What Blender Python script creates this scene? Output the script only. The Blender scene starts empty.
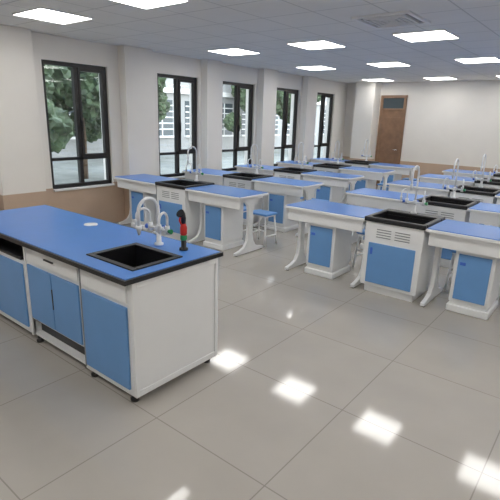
import bpy, bmesh, math, random
from mathutils import Vector, Matrix, noise
random.seed(4)
sc = bpy.context.scene
sc.view_settings.view_transform = 'Standard'
sc.view_settings.look = 'None'

# ------------------------------------------------------------------ materials
def mat(name, col, rough=0.5, metal=0.0, spec=0.5, noise_amt=0.0, nscale=5.0, emit=None, estr=0.0, coat=0.0):
    m = bpy.data.materials.new(name); m.use_nodes = True
    nt = m.node_tree; b = nt.nodes['Principled BSDF']
    b.inputs['Base Color'].default_value = (*col, 1)
    b.inputs['Roughness'].default_value = rough
    b.inputs['Metallic'].default_value = metal
    b.inputs['Specular IOR Level'].default_value = spec
    b.inputs['Coat Weight'].default_value = coat
    if emit:
        b.inputs['Emission Color'].default_value = (*emit, 1)
        b.inputs['Emission Strength'].default_value = estr
    if noise_amt > 0:
        tc = nt.nodes.new('ShaderNodeTexCoord')
        n = nt.nodes.new('ShaderNodeTexNoise'); n.inputs['Scale'].default_value = nscale
        n.inputs['Detail'].default_value = 4
        r = nt.nodes.new('ShaderNodeValToRGB')
        r.color_ramp.elements[0].position = 0.3; r.color_ramp.elements[1].position = 0.7
        r.color_ramp.elements[0].color = (*[c*(1-noise_amt) for c in col], 1)
        r.color_ramp.elements[1].color = (*[min(1, c*(1+noise_amt)) for c in col], 1)
        nt.links.new(tc.outputs['Object'], n.inputs['Vector'])
        nt.links.new(n.outputs['Fac'], r.inputs['Fac'])
        nt.links.new(r.outputs['Color'], b.inputs['Base Color'])
    return m

def grid_mat(name, c1, c2, line, size, lw, rough, offx=0, offy=0, bump=0.0, spec=0.5, nf=0.08):
    m = mat(name, c1, rough, spec=spec)
    nt = m.node_tree; b = nt.nodes['Principled BSDF']
    tc = nt.nodes.new('ShaderNodeTexCoord'); mp = nt.nodes.new('ShaderNodeMapping')
    mp.inputs['Location'].default_value = (offx, offy, 0)
    br = nt.nodes.new('ShaderNodeTexBrick')
    br.offset = 0.0; br.squash = 1.0
    br.inputs['Scale'].default_value = 1.0
    br.inputs['Brick Width'].default_value = size; br.inputs['Row Height'].default_value = size
    br.inputs['Mortar Size'].default_value = lw; br.inputs['Mortar Smooth'].default_value = 0.1
    br.inputs['Color1'].default_value = (*c1, 1); br.inputs['Color2'].default_value = (*c2, 1)
    br.inputs['Mortar'].default_value = (*line, 1)
    nt.links.new(tc.outputs['Object'], mp.inputs['Vector']); nt.links.new(mp.outputs['Vector'], br.inputs['Vector'])
    n = nt.nodes.new('ShaderNodeTexNoise'); n.inputs['Scale'].default_value = 3.0; n.inputs['Detail'].default_value = 5
    nt.links.new(tc.outputs['Object'], n.inputs['Vector'])
    mx = nt.nodes.new('ShaderNodeMix'); mx.data_type = 'RGBA'; mx.blend_type = 'MULTIPLY'
    mx.inputs['Factor'].default_value = nf
    nt.links.new(br.outputs['Color'], mx.inputs['A']); nt.links.new(n.outputs['Fac'], mx.inputs['B'])
    nt.links.new(mx.outputs['Result'], b.inputs['Base Color'])
    return m

M = dict(
 wall=mat('wall_paint', (0.80, 0.77, 0.725), 0.7, noise_amt=0.02, nscale=2),
 wains=mat('wainscot_tan', (0.52, 0.385, 0.285), 0.45, noise_amt=0.05, nscale=3),
 ceil=grid_mat('ceiling_tile', (0.84, 0.825, 0.80), (0.83, 0.815, 0.79), (0.60, 0.59, 0.57), 0.6, 0.008, 0.8, offx=0.2, offy=0.05),
 floor=grid_mat('polished_floor_tile', (0.49, 0.46, 0.42), (0.475, 0.445, 0.405), (0.32, 0.30, 0.27), 0.8, 0.0035, 0.075, offx=0.25, offy=0.1, spec=0.55, nf=0.14),
 white=mat('white_enamel', (0.82, 0.83, 0.84), 0.35, noise_amt=0.01),
 offwhite=mat('white_plastic', (0.80, 0.82, 0.84), 0.4),
 blue=mat('blue_door_laminate', (0.14, 0.32, 0.63), 0.35, noise_amt=0.03),
 btop=mat('blue_worktop', (0.075, 0.235, 0.65), 0.3, noise_amt=0.03, nscale=8),
 seat=mat('blue_stool_seat', (0.12, 0.32, 0.70), 0.4),
 black=mat('black_edge', (0.012, 0.012, 0.014), 0.3),
 sink=mat('black_polypropylene', (0.012, 0.012, 0.014), 0.35),
 grey=mat('grey_gap', (0.22, 0.23, 0.24), 0.5),
 red=mat('red_plastic', (0.65, 0.03, 0.02), 0.35),
 green=mat('green_plastic', (0.02, 0.30, 0.10), 0.35),
 knob=mat('blue_knob', (0.05, 0.15, 0.6), 0.35),
 chrome=mat('chrome', (0.8, 0.8, 0.82), 0.15, metal=1.0),
 frame=mat('dark_window_frame', (0.018, 0.016, 0.016), 0.35),
 sill=mat('sill_stone', (0.75, 0.74, 0.72), 0.3, noise_amt=0.04),
 wood=mat('brown_door_wood', (0.24, 0.14, 0.085), 0.4, noise_amt=0.15, nscale=8),
 panel=mat('led_panel', (0.9, 0.9, 0.9), 0.5, emit=(1.0, 0.985, 0.95), estr=10.5),
 alu=mat('aluminium_rim', (0.8, 0.8, 0.8), 0.4, metal=0.3),
 vent=mat('vent_white', (0.8, 0.8, 0.8), 0.5),
 leaf=mat('foliage', (0.055, 0.085, 0.04), 0.7, noise_amt=0.6, nscale=4),
 bark=mat('bark', (0.12, 0.08, 0.05), 0.9, noise_amt=0.3),
 facade=mat('facade_render', (0.34, 0.34, 0.33), 0.8, noise_amt=0.05),
 fglass=mat('facade_glass', (0.06, 0.08, 0.09), 0.2),
 ground=mat('paving', (0.22, 0.23, 0.21), 0.9, noise_amt=0.2, nscale=1.5),
)
g = bpy.data.materials.new('window_glass'); g.use_nodes = True
nt = g.node_tree; nt.nodes.clear()
o = nt.nodes.new('ShaderNodeOutputMaterial'); mx = nt.nodes.new('ShaderNodeMixShader')
t = nt.nodes.new('ShaderNodeBsdfTransparent'); t.inputs[0].default_value = (0.82, 0.86, 0.86, 1)
gl = nt.nodes.new('ShaderNodeBsdfGlossy'); gl.inputs['Roughness'].default_value = 0.02
lw = nt.nodes.new('ShaderNodeLayerWeight'); lw.inputs['Blend'].default_value = 0.5
p5 = nt.nodes.new('ShaderNodeMath'); p5.operation = 'POWER'; p5.inputs[1].default_value = 5.0
ma = nt.nodes.new('ShaderNodeMath'); ma.operation = 'MULTIPLY_ADD'; ma.inputs[1].default_value = 0.9; ma.inputs[2].default_value = 0.05
nt.links.new(lw.outputs['Facing'], p5.inputs[0]); nt.links.new(p5.outputs[0], ma.inputs[0])
nt.links.new(ma.outputs[0], mx.inputs[0]); nt.links.new(t.outputs[0], mx.inputs[1]); nt.links.new(gl.outputs[0], mx.inputs[2])
nt.links.new(mx.outputs[0], o.inputs[0])
M['glass'] = g

# ------------------------------------------------------------------ mesh builder
class MB:
    def __init__(s):
        s.bm = bmesh.new(); s.mats = []
    def mi(s, k):
        if k not in s.mats: s.mats.append(k)
        return s.mats.index(k)
    def box(s, lo, hi, k, bev=0.0, seg=2):
        n0 = set(s.bm.faces)
        r = bmesh.ops.create_cube(s.bm, size=1.0)
        vs = r['verts']
        c = [(a+b)/2 for a, b in zip(lo, hi)]; d = [abs(b-a) for a, b in zip(lo, hi)]
        for v in vs: v.co = Vector((c[0]+v.co.x*d[0], c[1]+v.co.y*d[1], c[2]+v.co.z*d[2]))
        if bev > 0:
            es = list({e for v in vs for e in v.link_edges})
            bmesh.ops.bevel(s.bm, geom=es, offset=min(bev, min(d)*0.45), segments=seg, profile=0.5, affect='EDGES')
        i = s.mi(k)
        for f in s.bm.faces:
            if f not in n0: f.material_index = i
    def ring(s, pts, rads, k, n=12, cap=True, smooth=True):
        pts = [Vector(p) for p in pts]
        if not hasattr(rads, '__len__'): rads = [rads]*len(pts)
        i = s.mi(k); rings = []
        t0 = (pts[1]-pts[0]).normalized()
        up = Vector((0, 0, 1)) if abs(t0.z) < 0.9 else Vector((1, 0, 0))
        nrm = t0.cross(up).normalized()
        for j, p in enumerate(pts):
            if j == 0: tt = t0
            elif j == len(pts)-1: tt = (pts[j]-pts[j-1]).normalized()
            else:
                tt = (pts[j+1]-pts[j-1])
                tt = tt.normalized() if tt.length > 1e-6 else t0
            nn = (nrm - tt*nrm.dot(tt))
            nrm = nn.normalized() if nn.length > 1e-6 else nrm
            b = tt.cross(nrm)
            rings.append([s.bm.verts.new(p + rads[j]*(math.cos(2*math.pi*a/n)*nrm + math.sin(2*math.pi*a/n)*b)) for a in range(n)])
        for j in range(len(rings)-1):
            for a in range(n):
                f = s.bm.faces.new((rings[j][a], rings[j][(a+1) % n], rings[j+1][(a+1) % n], rings[j+1][a]))
                f.material_index = i; f.smooth = smooth
        if cap:
            for rr in (rings[0], rings[-1]):
                f = s.bm.faces.new(rr); f.material_index = i
    def cyl(s, p0, p1, r, k, n=16): s.ring([p0, p1], r, k, n)
    def prism_x(s, prof, x0, x1, k):
        i = s.mi(k)
        A = [s.bm.verts.new((x0, y, z)) for y, z in prof]; B = [s.bm.verts.new((x1, y, z)) for y, z in prof]
        n = len(prof)
        for f in (s.bm.faces.new(A), s.bm.faces.new(B)): f.material_index = i
        for a in range(n):
            f = s.bm.faces.new((A[a], A[(a+1) % n], B[(a+1) % n], B[a])); f.material_index = i
    def mesh(s, name):
        bmesh.ops.recalc_face_normals(s.bm, faces=s.bm.faces[:])
        me = bpy.data.meshes.new(name); s.bm.to_mesh(me); s.bm.free()
        for k in s.mats: me.materials.append(M[k])
        return me
    def obj(s, name, loc=(0, 0, 0), rot=0):
        return place(s.mesh(name), name, loc, rot)
def place(me, name, loc=(0, 0, 0), rot=0):
    o = bpy.data.objects.new(name, me); sc.collection.objects.link(o)
    o.location = loc; o.rotation_euler = (0, 0, rot); return o

# ------------------------------------------------------------------ room
XW, XR, YF, YB, H = -6.35, 3.2, -2.2, 12.2, 2.72
T = 0.24
SZ, TZ = 0.64, 2.40
wins = [(1.40, 2.42), (3.39, 4.42), (5.39, 6.36), (7.02, 8.04), (8.80, 9.78), (10.50, 11.50)]
PIL = ((2.62, 3.2), (4.62, 5.16), (6.42, 6.84), (8.12, 8.60), (9.86, 10.32))
PD = 0.17
b = MB(); b.box((XW-T, YF-T, -0.12), (XR+T, YB+T, 0), 'floor'); b.obj('floor')
b = MB(); b.box((XW-T, YF-T, H), (XR+T, YB+T, H+0.12), 'ceil'); b.obj('ceiling')
b = MB()
b.box((XW-T, YF, 0), (XW, YB, SZ), 'wall'); b.box((XW-T, YF, TZ), (XW, YB, H), 'wall')
ys = [YF] + [v for w in wins for v in w] + [YB]
for i in range(0, len(ys), 2): b.box((XW-T, ys[i], SZ), (XW, ys[i+1], TZ), 'wall')
b.obj('wall_left')
b = MB(); b.box((XW-T, YB, 0), (XR+T, YB+T, H), 'wall'); b.obj('wall_back')
b = MB(); b.box((XW-T, YF-T, 0), (XR+T, YF, H), 'wall'); b.obj('wall_front')
b = MB(); b.box((XR, YF, 0), (XR+T, YB, H), 'wall'); b.obj('wall_right')
# pilasters
b = MB()
for (y0, y1) in PIL:
    b.box((XW, y0, 0), (XW+PD, y1, H), 'wall', 0.004)
b.obj('trim_4')
b = MB(); b.box((-5.90, YB-0.40, 0), (-5.36, YB-.001, H), 'wall', 0.005); b.box((-5.915, YB-0.415, 0), (-5.345, YB-.001, 0.74), 'wains'); b.obj('column')
# wainscot
b = MB()
for i in range(0, len(ys), 2):
    b.box((XW, ys[i], 0.0), (XW+0.014, ys[i+1], 0.66), 'wains')
for w in wins: b.box((XW, w[0], 0), (XW+0.014, w[1], SZ-0.03), 'wains')
for (y0, y1) in PIL:
    b.box((XW+0.014, y0-0.012, 0), (XW+PD+0.012, y1+0.012, 0.66), 'wains')
b.obj('trim_1')
b = MB(); b.box((XW+0.02, YB-0.014, 0), (-5.92, YB, 0.74), 'wains'); b.box((-4.62, YB-0.014, 0), (XR, YB, 0.74), 'wains'); b.obj('trim_2')
b = MB(); b.box((XR-0.014, YF, 0), (XR, YB-0.02, 0.74), 'wains'); b.obj('trim_3')

for n, (y0, y1) in enumerate(wins):
    b = MB(); xf0, xf1 = XW-0.11, XW-0.04
    f = 0.055
    b.box((xf0, y0, SZ), (xf1, y0+f, TZ), 'frame', .004); b.box((xf0, y1-f, SZ), (xf1, y1, TZ), 'frame', .004)
    b.box((xf0, y0+f, SZ), (xf1, y1-f, SZ+f), 'frame', .004); b.box((xf0, y0+f, TZ-f), (xf1, y1-f, TZ), 'frame', .004)
    ym = (y0+y1)/2
    b.box((xf0, ym-.03, SZ+f), (xf1, ym+.03, TZ-f), 'frame', .004)
    zt = SZ+0.42
    b.box((xf0, y0+f, zt-.022), (xf1, y1-f, zt+.022), 'frame', .004)
    s0, s1 = ym+.03, y1-f
    for (a, c, d, e) in ((s0, s0+.04, zt+.022, TZ-f), (s1-.04, s1, zt+.022, TZ-f), (s0+.04, s1-.04, zt+.022, zt+.065), (s0+.04, s1-.04, TZ-f-.045, TZ-f)):
        b.box((xf0+.02, a, d), (xf1+.012, c, e), 'frame', .003)
    b.box((xf1+.012, s0+.01, 1.45), (xf1+.03, s0+.03, 1.60), 'frame', .003)
    gi = b.mi('glass')
    gf = b.bm.faces.new([b.bm.verts.new(p) for p in ((XW-.076, y0+f, SZ+f), (XW-.076, y1-f, SZ+f), (XW-.076, y1-f, TZ-f), (XW-.076, y0+f, TZ-f))]); gf.material_index = gi
    b.box((XW-T-.02, y0-.0, SZ-.03), (XW+0.05, y1+.0, SZ), 'sill', .004)
    b.obj('window_%d' % (n+1))

# door in back wall
b = MB(); dx0, dx1 = -5.32, -4.62
b.box((dx0, YB-.05, 0), (dx0+.07, YB, 2.40), 'wood', .004); b.box((dx1-.07, YB-.05, 0), (dx1, YB, 2.40), 'wood', .004)
b.box((dx0+.07, YB-.05, 2.33), (dx1-.07, YB, 2.40), 'wood', .004); b.box((dx0+.07, YB-.05, 2.02), (dx1-.07, YB, 2.07), 'wood', .004)
b.box((dx0+.07, YB-.03, 0.01), (dx1-.07, YB-.002, 2.02), 'wood'); b.box((dx0+.13, YB-.037, 1.15), (dx1-.13, YB-.03, 1.85), 'wood', .003)
b.box((dx0+.13, YB-.037, .15), (dx1-.13, YB-.03, 1.0), 'wood', .003); b.box((dx0+.07, YB-.02, 2.07), (dx1-.07, YB-.01, 2.33), 'fglass')
b.cyl((dx1-.11, YB-.03, 1.02), (dx1-.11, YB-.08, 1.02), .012, 'chrome'); b.cyl((dx1-.11, YB-.08, 1.02), (dx1-.22, YB-.08, 1.02), .009, 'chrome')
b.obj('door_1')

# ceiling lights
b = MB()
b.box((-.30, -.30, -.012), (.30, .30, 0), 'alu', .002); b.box((-.285, -.285, -.014), (.285, .285, -.012), 'panel')
pm = b.mesh('led_panel_light')
for y in (-0.1, 2.9, 5.9, 8.4, 11.35):
    for x in (-5.1, -3.6, -2.1, -0.6, 0.9, 2.4):
        place(pm, 'ceiling_panel_light', (x, y, H))
b = MB()
for lo, hi in (((-.3, -.3), (.3, -.26)), ((-.3, .26), (.3, .3)), ((-.3, -.26), (-.26, .26)), ((.26, -.26), (.3, .26))):
    b.box((*lo, -.02), (*hi, 0), 'vent', .003)
for i in range(1, 5):
    r = .26-i*.05
    for lo, hi in (((-r, -r), (r, -r+.022)), ((-r, r-.022), (r, r)), ((-r, -r+.022), (-r+.022, r-.022)), ((r-.022, -r+.022), (r, r-.022))):
        b.box((*lo, -.022), (*hi, -.004), 'vent')
b.box((-.26, -.26, -.004), (.26, .26, 0), 'grey')
b.obj('ceiling_air_vent', (-2.1, 4.85, H))

# ------------------------------------------------------------------ student tables
def leg_profile(d0, d1, ztop):
    c = (d0+d1)/2
    def half(sgn):
        return [(c+sgn*(d1-d0)/2, 0.012), (c+sgn*(d1-d0)/2, 0.04), (c+sgn*(d1-d0)*.33, .06), (c+sgn*(d1-d0)*.20, .09), (c+sgn*.065, .16), (c+sgn*.045, .26),
                (c+sgn*.045, ztop-.18), (c+sgn*.06, ztop-.10), (c+sgn*.13, ztop-.045), (c+sgn*.24, ztop-.03), (c+sgn*.24, ztop)]
    return half(1) + half(-1)[::-1]
W1, D = 0.98, 0.60
b = MB()
b.box((0, 0, .742), (W1, D, .772), 'white', .008); b.box((.012, .012, .772), (W1-.012, D-.012, .779), 'btop', .002)
b.box((.03, .04, .61), (W1-.03, .058, .742), 'white', .004)
b.box((.03, D-.06, .68), (W1-.03, D-.045, .742), 'white', .004)
for x in (.045, W1-.085): b.prism_x(leg_profile(.0, D-.02, .742), x, x+.04, 'white')
for x in (.045, W1-.085):
    for y in (.03, D-.05): b.cyl((x+.02, y, 0), (x+.02, y, .02), .016, 'black')
# pedestal
px0, px1, py0, py1 = .27, .62, .10, .52
b.box((px0, py0, .10), (px1, py1, .742), 'white', .01)
b.box((px0-.012, py0-.012, .0), (px1+.012, py1+.012, .07), 'white', .012); b.box((px0+.01, py0+.01, .07), (px1-.01, py1-.01, .10), 'white')
b.box((px0+.035, py0-.014, .135), (px1-.035, py0-.001, .575), 'blue', .010, 3)
b.box((px0+.055, py0-.018, .47), (px0+.105, py0-.012, .50), 'knob', .003)
tm = b.mesh('student_lab_table')
# sink cabinet
SW = 0.62
b = MB()
for lo, hi in (((.015, .02, .08), (SW-.015, .04, .755)), ((.015, D-.03, .08), (SW-.015, D-.01, .755)), ((.015, .04, .08), (.035, D-.03, .755)), ((SW-.035, .04, .08), (SW-.015, D-.03, .755)), ((.035, .04, .08), (SW-.035, D-.03, .10))):
    b.box(lo, hi, 'white', .005)
b.box((.05, .05, .0), (SW-.05, D-.04, .08), 'white', .006)
b.box((.07, .008, .115), (SW-.07, .021, .54), 'blue', .010, 3)
b.box((.095, .002, .42), (.12, .010, .49), 'knob', .003)
for i in range(4):
    z = .60+i*.026
    for x in (.14, .33): b.box((x, .0165, z), (x+.15, .0205, z+.008), 'grey')
# basin
zt = .80
for lo, hi in (((0, .0, .752), (SW, .045, zt)), ((0, D-.13, .752), (SW, D, zt)), ((0, .045, .752), (.045, D-.13, zt)), ((SW-.045, .045, .752), (SW, D-.13, zt))):
    b.box(lo, hi, 'sink', .010)
for lo, hi in (((.045, .041, .50), (SW-.045, .049, .76)), ((.045, D-.135, .50), (SW-.045, D-.127, .76)), ((.038, .045, .50), (.046, D-.13, .76)), ((SW-.046, .045, .50), (SW-.038, D-.13, .76)), ((.04, .041, .49), (SW-.04, D-.13, .50))):
    b.box(lo, hi, 'sink')
b.cyl((SW/2, .25, .50), (SW/2, .25, .505), .03, 'chrome')
sm = b.mesh('lab_sink_cabinet')
# faucet
def goose(b, base, h, reach, dirv, r, k, drop=.10):
    d = Vector(dirv).normalized(); p = Vector(base); R = reach/2
    pts = [p, p+Vector((0, 0, h*.4)), p+Vector((0, 0, h-R))]
    c = p+Vector((0, 0, h-R))+d*R
    for i in range(1, 13):
        a = math.pi*(1-i/12); pts.append(c+d*R*math.cos(a)+Vector((0, 0, R*math.sin(a))))
    e = pts[-1]; pts.append(e-Vector((0, 0, drop)))
    b.ring(pts, r, k, 10)
    e2 = e-Vector((0, 0, drop)); b.ring([e2+Vector((0, 0, .01)), e2-Vector((0, 0, .01)), e2-Vector((0, 0, .055))], [r*1.7, r*1.6, r*.6], k, 10)
def faucet(hmain, r, name):
    b = MB()
    b.ring([(0, 0, 0), (0, 0, .012), (0, 0, .02), (0, 0, .10)], [.032, .032, .018, .016], 'offwhite', 14)
    b.ring([(0, 0, .09), (0, 0, .10), (0, 0, .13), (0, 0, .14)], [.016, .024, .024, .014], 'offwhite', 14)
    goose(b, (0, 0, .13), hmain-.13, .17, (0, -1, 0), r, 'offwhite')
    for s in (-1, 1):
        b.cyl((0, 0, .115), (s*.09, 0, .115), .011, 'offwhite')
        b.cyl((s*.09, 0, .09), (s*.09, 0, .15), .017, 'offwhite'); b.ring([(s*.09, 0, .115), (s*.115, .0, .115), (s*.13, 0, .115)], [.010, .014, .018], 'green' if s > 0 else 'knob', 10)
        goose(b, (s*.09, 0, .15), .10, .10, (s*.3, -1, 0), r*.75, 'offwhite', .03)
    b.cyl((0, 0, .115), (0, .045, .115), .009, 'offwhite'); b.cyl((0, .045, .115), (0, .065, .115), .018, 'knob')
    return b.mesh(name)
fm = faucet(.50, .0095, 'lab_faucet')
# stool
b = MB()
b.box((-.17, -.13, .425), (.17, .13, .455), 'seat', .014, 3)
b.box((-.15, -.11, .405), (.15, .11, .425), 'white', .004)
for sx in (-1, 1):
    for sy in (-1, 1): b.ring([(sx*.165, sy*.13, 0), (sx*.135, sy*.10, .41)], .013, 'white', 10)
    b.ring([(sx*.156, -.12, .14), (sx*.156, .12, .14)], .010, 'white', 8)
    b.ring([(-.15, sx*.115, .22), (.15, sx*.115, .22)], .010, 'white', 8)
cm = b.mesh('lab_stool')
rows = [4.30, 5.75, 7.20, 8.65, 10.10]
for X0 in (-6.16, -2.91, 0.40):
    for Y0 in rows:
        place(tm, 'student_lab_table', (X0, Y0, 0)); place(sm, 'lab_sink_cabinet', (X0+W1, Y0, 0))
        place(tm, 'student_lab_table', (X0+W1+SW, Y0, 0)); place(fm, 'lab_faucet', (X0+W1+SW/2, Y0+D-.065, .80))
        for cx in (.27, .76, W1+SW+.27, W1+SW+.76):
            place(cm, 'lab_stool', (X0+cx+random.uniform(-.02, .02), Y0+.78+random.uniform(-.02, .03), 0), random.uniform(-.08, .08))

# ------------------------------------------------------------------ demonstration table
x0, x1, y0, y1 = -4.42, -2.06, 1.47, 2.28
hx0, hx1, hy0, hy1 = -2.62, -2.18, 1.62, 1.98
b = MB()
def framebox(b, X0, X1, Y0, Y1, z0, z1, k, bev=0):
    for lo, hi in (((X0, Y0, z0), (hx0, Y1, z1)), ((hx1, Y0, z0), (X1, Y1, z1)), ((hx0, Y0, z0), (hx1, hy0, z1)), ((hx0, hy1, z0), (hx1, Y1, z1))):
        b.box(lo, hi, k, bev)
framebox(b, x0, x1, y0, y1, .778, .806, 'black')
framebox(b, x0+.016, x1-.016, y0+.016, y1-.016, .806, .810, 'btop')
for lo, hi in (((hx0-.02, hy0-.02, .806), (hx1+.02, hy0+.02, .818)), ((hx0-.02, hy1-.02, .806), (hx1+.02, hy1+.02, .818)), ((hx0-.02, hy0+.02, .806), (hx0+.02, hy1-.02, .818)), ((hx1-.02, hy0+.02, .806), (hx1+.02, hy1-.02, .818))):
    b.box(lo, hi, 'sink', .004)
for lo, hi in (((hx0, hy0, .56), (hx1, hy0+.01, .812)), ((hx0, hy1-.01, .56), (hx1, hy1, .812)), ((hx0, hy0, .56), (hx0+.01, hy1, .812)), ((hx1-.01, hy0, .56), (hx1, hy1, .812)), ((hx0, hy0, .55), (hx1, hy1, .56))):
    b.box(lo, hi, 'sink')
b.cyl(((hx0+hx1)/2, 1.8, .56), ((hx0+hx1)/2, 1.8, .565), .03, 'chrome')
# carcass
cx0, cx1, cy0, cy1 = -4.40, -2.085, 1.53, 2.25
b.box((cx1-.02, cy0, .03), (cx1, cy1, .778), 'white', .003); b.box((cx0, cy0, .03), (cx0+.02, cy1, .778), 'white', .003)
b.box((cx0+.02, cy1-.02, .03), (cx1-.02, cy1, .778), 'white')
b.box((cx1, cy0+.0, .03), (cx1+.008, cy0+.03, .778), 'white', .002); b.box((cx1, cy1-.03, .03), (cx1+.008, cy1, .778), 'white', .002)
b.box((cx1, cy0+.03, .735), (cx1+.008, cy1-.03, .778), 'white', .002); b.box((cx1, cy0+.03, .03), (cx1+.008, cy1-.03, .07), 'white', .002)
b.box((cx0+.02, cy0+.02, .03), (cx1-.02, cy1-.02, .05), 'white')
# front faces
b.box((-2.62, cy0, .03), (-2.105, cy0+.02, .778), 'white', .003)
b.box((-3.34, cy0+.01, .17), (-2.62, cy0+.03, .778), 'white', .003)
b.box((-3.34, cy0+.07, .0), (-2.62, cy0+.09, .17), 'black')
b.box((cx0+.02, cy0+.01, .03), (-3.34, cy0+.03, .62), 'white', .003)
b.box((cx0+.02, cy0+.20, .62), (-3.34, cy0+.22, .778), 'black'); b.box((cx0+.02, cy0+.03, .61), (-3.34, cy0+.22, .62), 'black')
b.box((cx0+.05, cy0-.005, .625), (-3.40, cy0+.19, .645), 'black', .003)
b.box((-3.36, cy0, .03), (-3.34, cy0+.30, .778), 'white')
b.box((-2.585, cy0-.016, .075), (-2.125, cy0-.001, .615), 'blue', .004)
for (a, c) in ((-3.315, -2.985), (-2.975, -2.645)):
    b.box((a, cy0-.006, .19), (c, cy0+.009, .615), 'blue', .004)
for (a, c) in ((-4.34, -3.87), (-3.86, -3.40)):
    b.box((a, cy0-.006, .08), (c, cy0+.009, .59), 'blue', .004)
b.box((-2.585, cy0-.012, .64), (-2.125, cy0-.001, .765), 'white', .003)
b.box((-3.315, cy0-.002, .64), (-2.645, cy0+.009, .765), 'white', .003)
b.box((-2.985, cy0-.008, .35), (-2.976, cy0+.009, .50), 'black'); b.box((-3.05, cy0-.012, .70), (-2.93, cy0-.002, .71), 'black', .002)
b.box((-2.62, cy0-.003, .05), (-2.606, cy0-.0, .775), 'grey')
for x in (-2.15, -2.58, -3.32, -4.33):
    for y in (cy0+.04, cy1-.04): b.ring([(x, y, -.03), (x, y, -.008), (x, y, 0), (x, y, .03)], [.028, .028, .016, .016], 'black', 12)
b.ring([(-3.36, 2.10, .810), (-3.36, 2.10, .815), (-3.36, 2.10, .817)], [.055, .055, .045], 'white', 20)
DX, DY, DZ = .06, -.04, .03
b.obj('teacher_demonstration_table', (DX, DY, DZ))
f2 = faucet(.34, .012, 'demonstration_faucet')
place(f2, 'demonstration_faucet', (-2.50+DX, 2.09+DY, .8102+DZ))
b = MB()
b.ring([(0, 0, 0), (0, 0, .015), (0, 0, .02), (0, 0, .09)], [.03, .03, .018, .018], 'black', 14)
b.ring([(0, 0, .07), (0, 0, .075), (0, 0, .10), (0, 0, .105)], [.019, .023, .023, .019], 'green', 14)
b.ring([(0, 0, .105), (0, 0, .115), (0, 0, .16), (0, 0, .17), (0, 0, .185)], [.02, .024, .024, .02, .016], 'red', 14)
b.ring([(0, 0, .18), (0, 0, .22), (0, -.012, .245), (0, -.03, .26)], [.015, .018, .024, .030], 'black', 14)
b.ring([(0, -.02, .18), (0, -.035, .21), (0, -.028, .235)], [.006, .007, .006], 'red', 8)
b.obj('eyewash_sprayer', (-2.28+DX, 2.12+DY, .8102+DZ))

# ------------------------------------------------------------------ outdoors
b = MB(); b.box((-45, -25, -.4), (XW-T-.02, 60, -.25), 'ground'); b.obj('courtyard_ground')
b = MB()
b.box((-24, -20, -.25), (-19, 45, 10), 'facade')
for r in range(3):
    for i in range(26):
        y = -18+i*2.4; z = .7+r*3.2
        b.box((-19.02, y, z), (-18.98, y+1.5, z+1.8), 'fglass'); b.box((-19.0, y-.05, z-.1), (-18.85, y+1.55, z), 'sill')
        b.box((-18.98, y+.72, z), (-18.94, y+.78, z+1.8), 'sill')
        for q in range(5): b.box((-18.97, y, z+.3+q*.3), (-18.93, y+1.5, z+.36+q*.3), 'sill')
    b.box((-19.0, -20, r*3.2+2.85), (-18.8, 45, r*3.2+3.1), 'sill')
b.obj('neighbouring_building')
def tree(seed):
    random.seed(seed); b = MB()
    b.ring([(0, 0, -.25), (.05, 0, 1.0), (0, .08, 2.2), (.05, 0, 3.4)], [.13, .10, .08, .04], 'bark', 10)
    i = b.mi('leaf')
    for k in range(16):
        c = Vector((random.gauss(0, .8), random.gauss(0, .8), random.uniform(1.3, 4.2))); R = random.uniform(.45, .8)
        r = bmesh.ops.create_icosphere(b.bm, subdivisions=4, radius=R)
        for v in r['verts']:
            n = noise.noise(v.co*4+c*3)*.25 + noise.noise(v.co*13+c)*.22
            v.co = v.co*(1+n*1.3)+c
        for f in {f for v in r['verts'] for f in v.link_faces}: f.material_index = i
    return b.mesh('tree')
t1, t2 = tree(1), tree(2)
for k, (x, y) in enumerate([(-10.5, 5.0), (-13, 8.0), (-11.5, -1), (-16, 12.5), (-16.5, 22)]):
    place(t1 if k % 2 else t2, 'courtyard_tree', (x, y, 0), k)

# world
w = bpy.data.worlds.new('World'); sc.world = w; w.use_nodes = True
nt = w.node_tree; bg = nt.nodes['Background']
tc = nt.nodes.new('ShaderNodeTexCoord'); sp = nt.nodes.new('ShaderNodeSeparateXYZ'); rp = nt.nodes.new('ShaderNodeValToRGB')
rp.color_ramp.elements[0].position = 0.0; rp.color_ramp.elements[0].color = (.97, .98, 1, 1)
rp.color_ramp.elements[1].position = 0.8; rp.color_ramp.elements[1].color = (.75, .85, 1, 1)
nt.links.new(tc.outputs['Generated'], sp.inputs[0]); nt.links.new(sp.outputs['Z'], rp.inputs['Fac']); nt.links.new(rp.outputs['Color'], bg.inputs['Color'])
bg.inputs['Strength'].default_value = 6.0

# camera
cam = bpy.data.cameras.new('camera'); co = bpy.data.objects.new('camera', cam); sc.collection.objects.link(co)
cam.sensor_width = 36; cam.lens = 458/500*36; cam.clip_start = .05; cam.clip_end = 200
R = Matrix.Rotation(math.radians(38.3), 4, 'Z') @ Matrix.Rotation(math.radians(90-16.07), 4, 'X') @ Matrix.Rotation(math.radians(1.75), 4, 'Z')
co.matrix_world = Matrix.Translation((0, 0, 1.72)) @ R
sc.camera = co
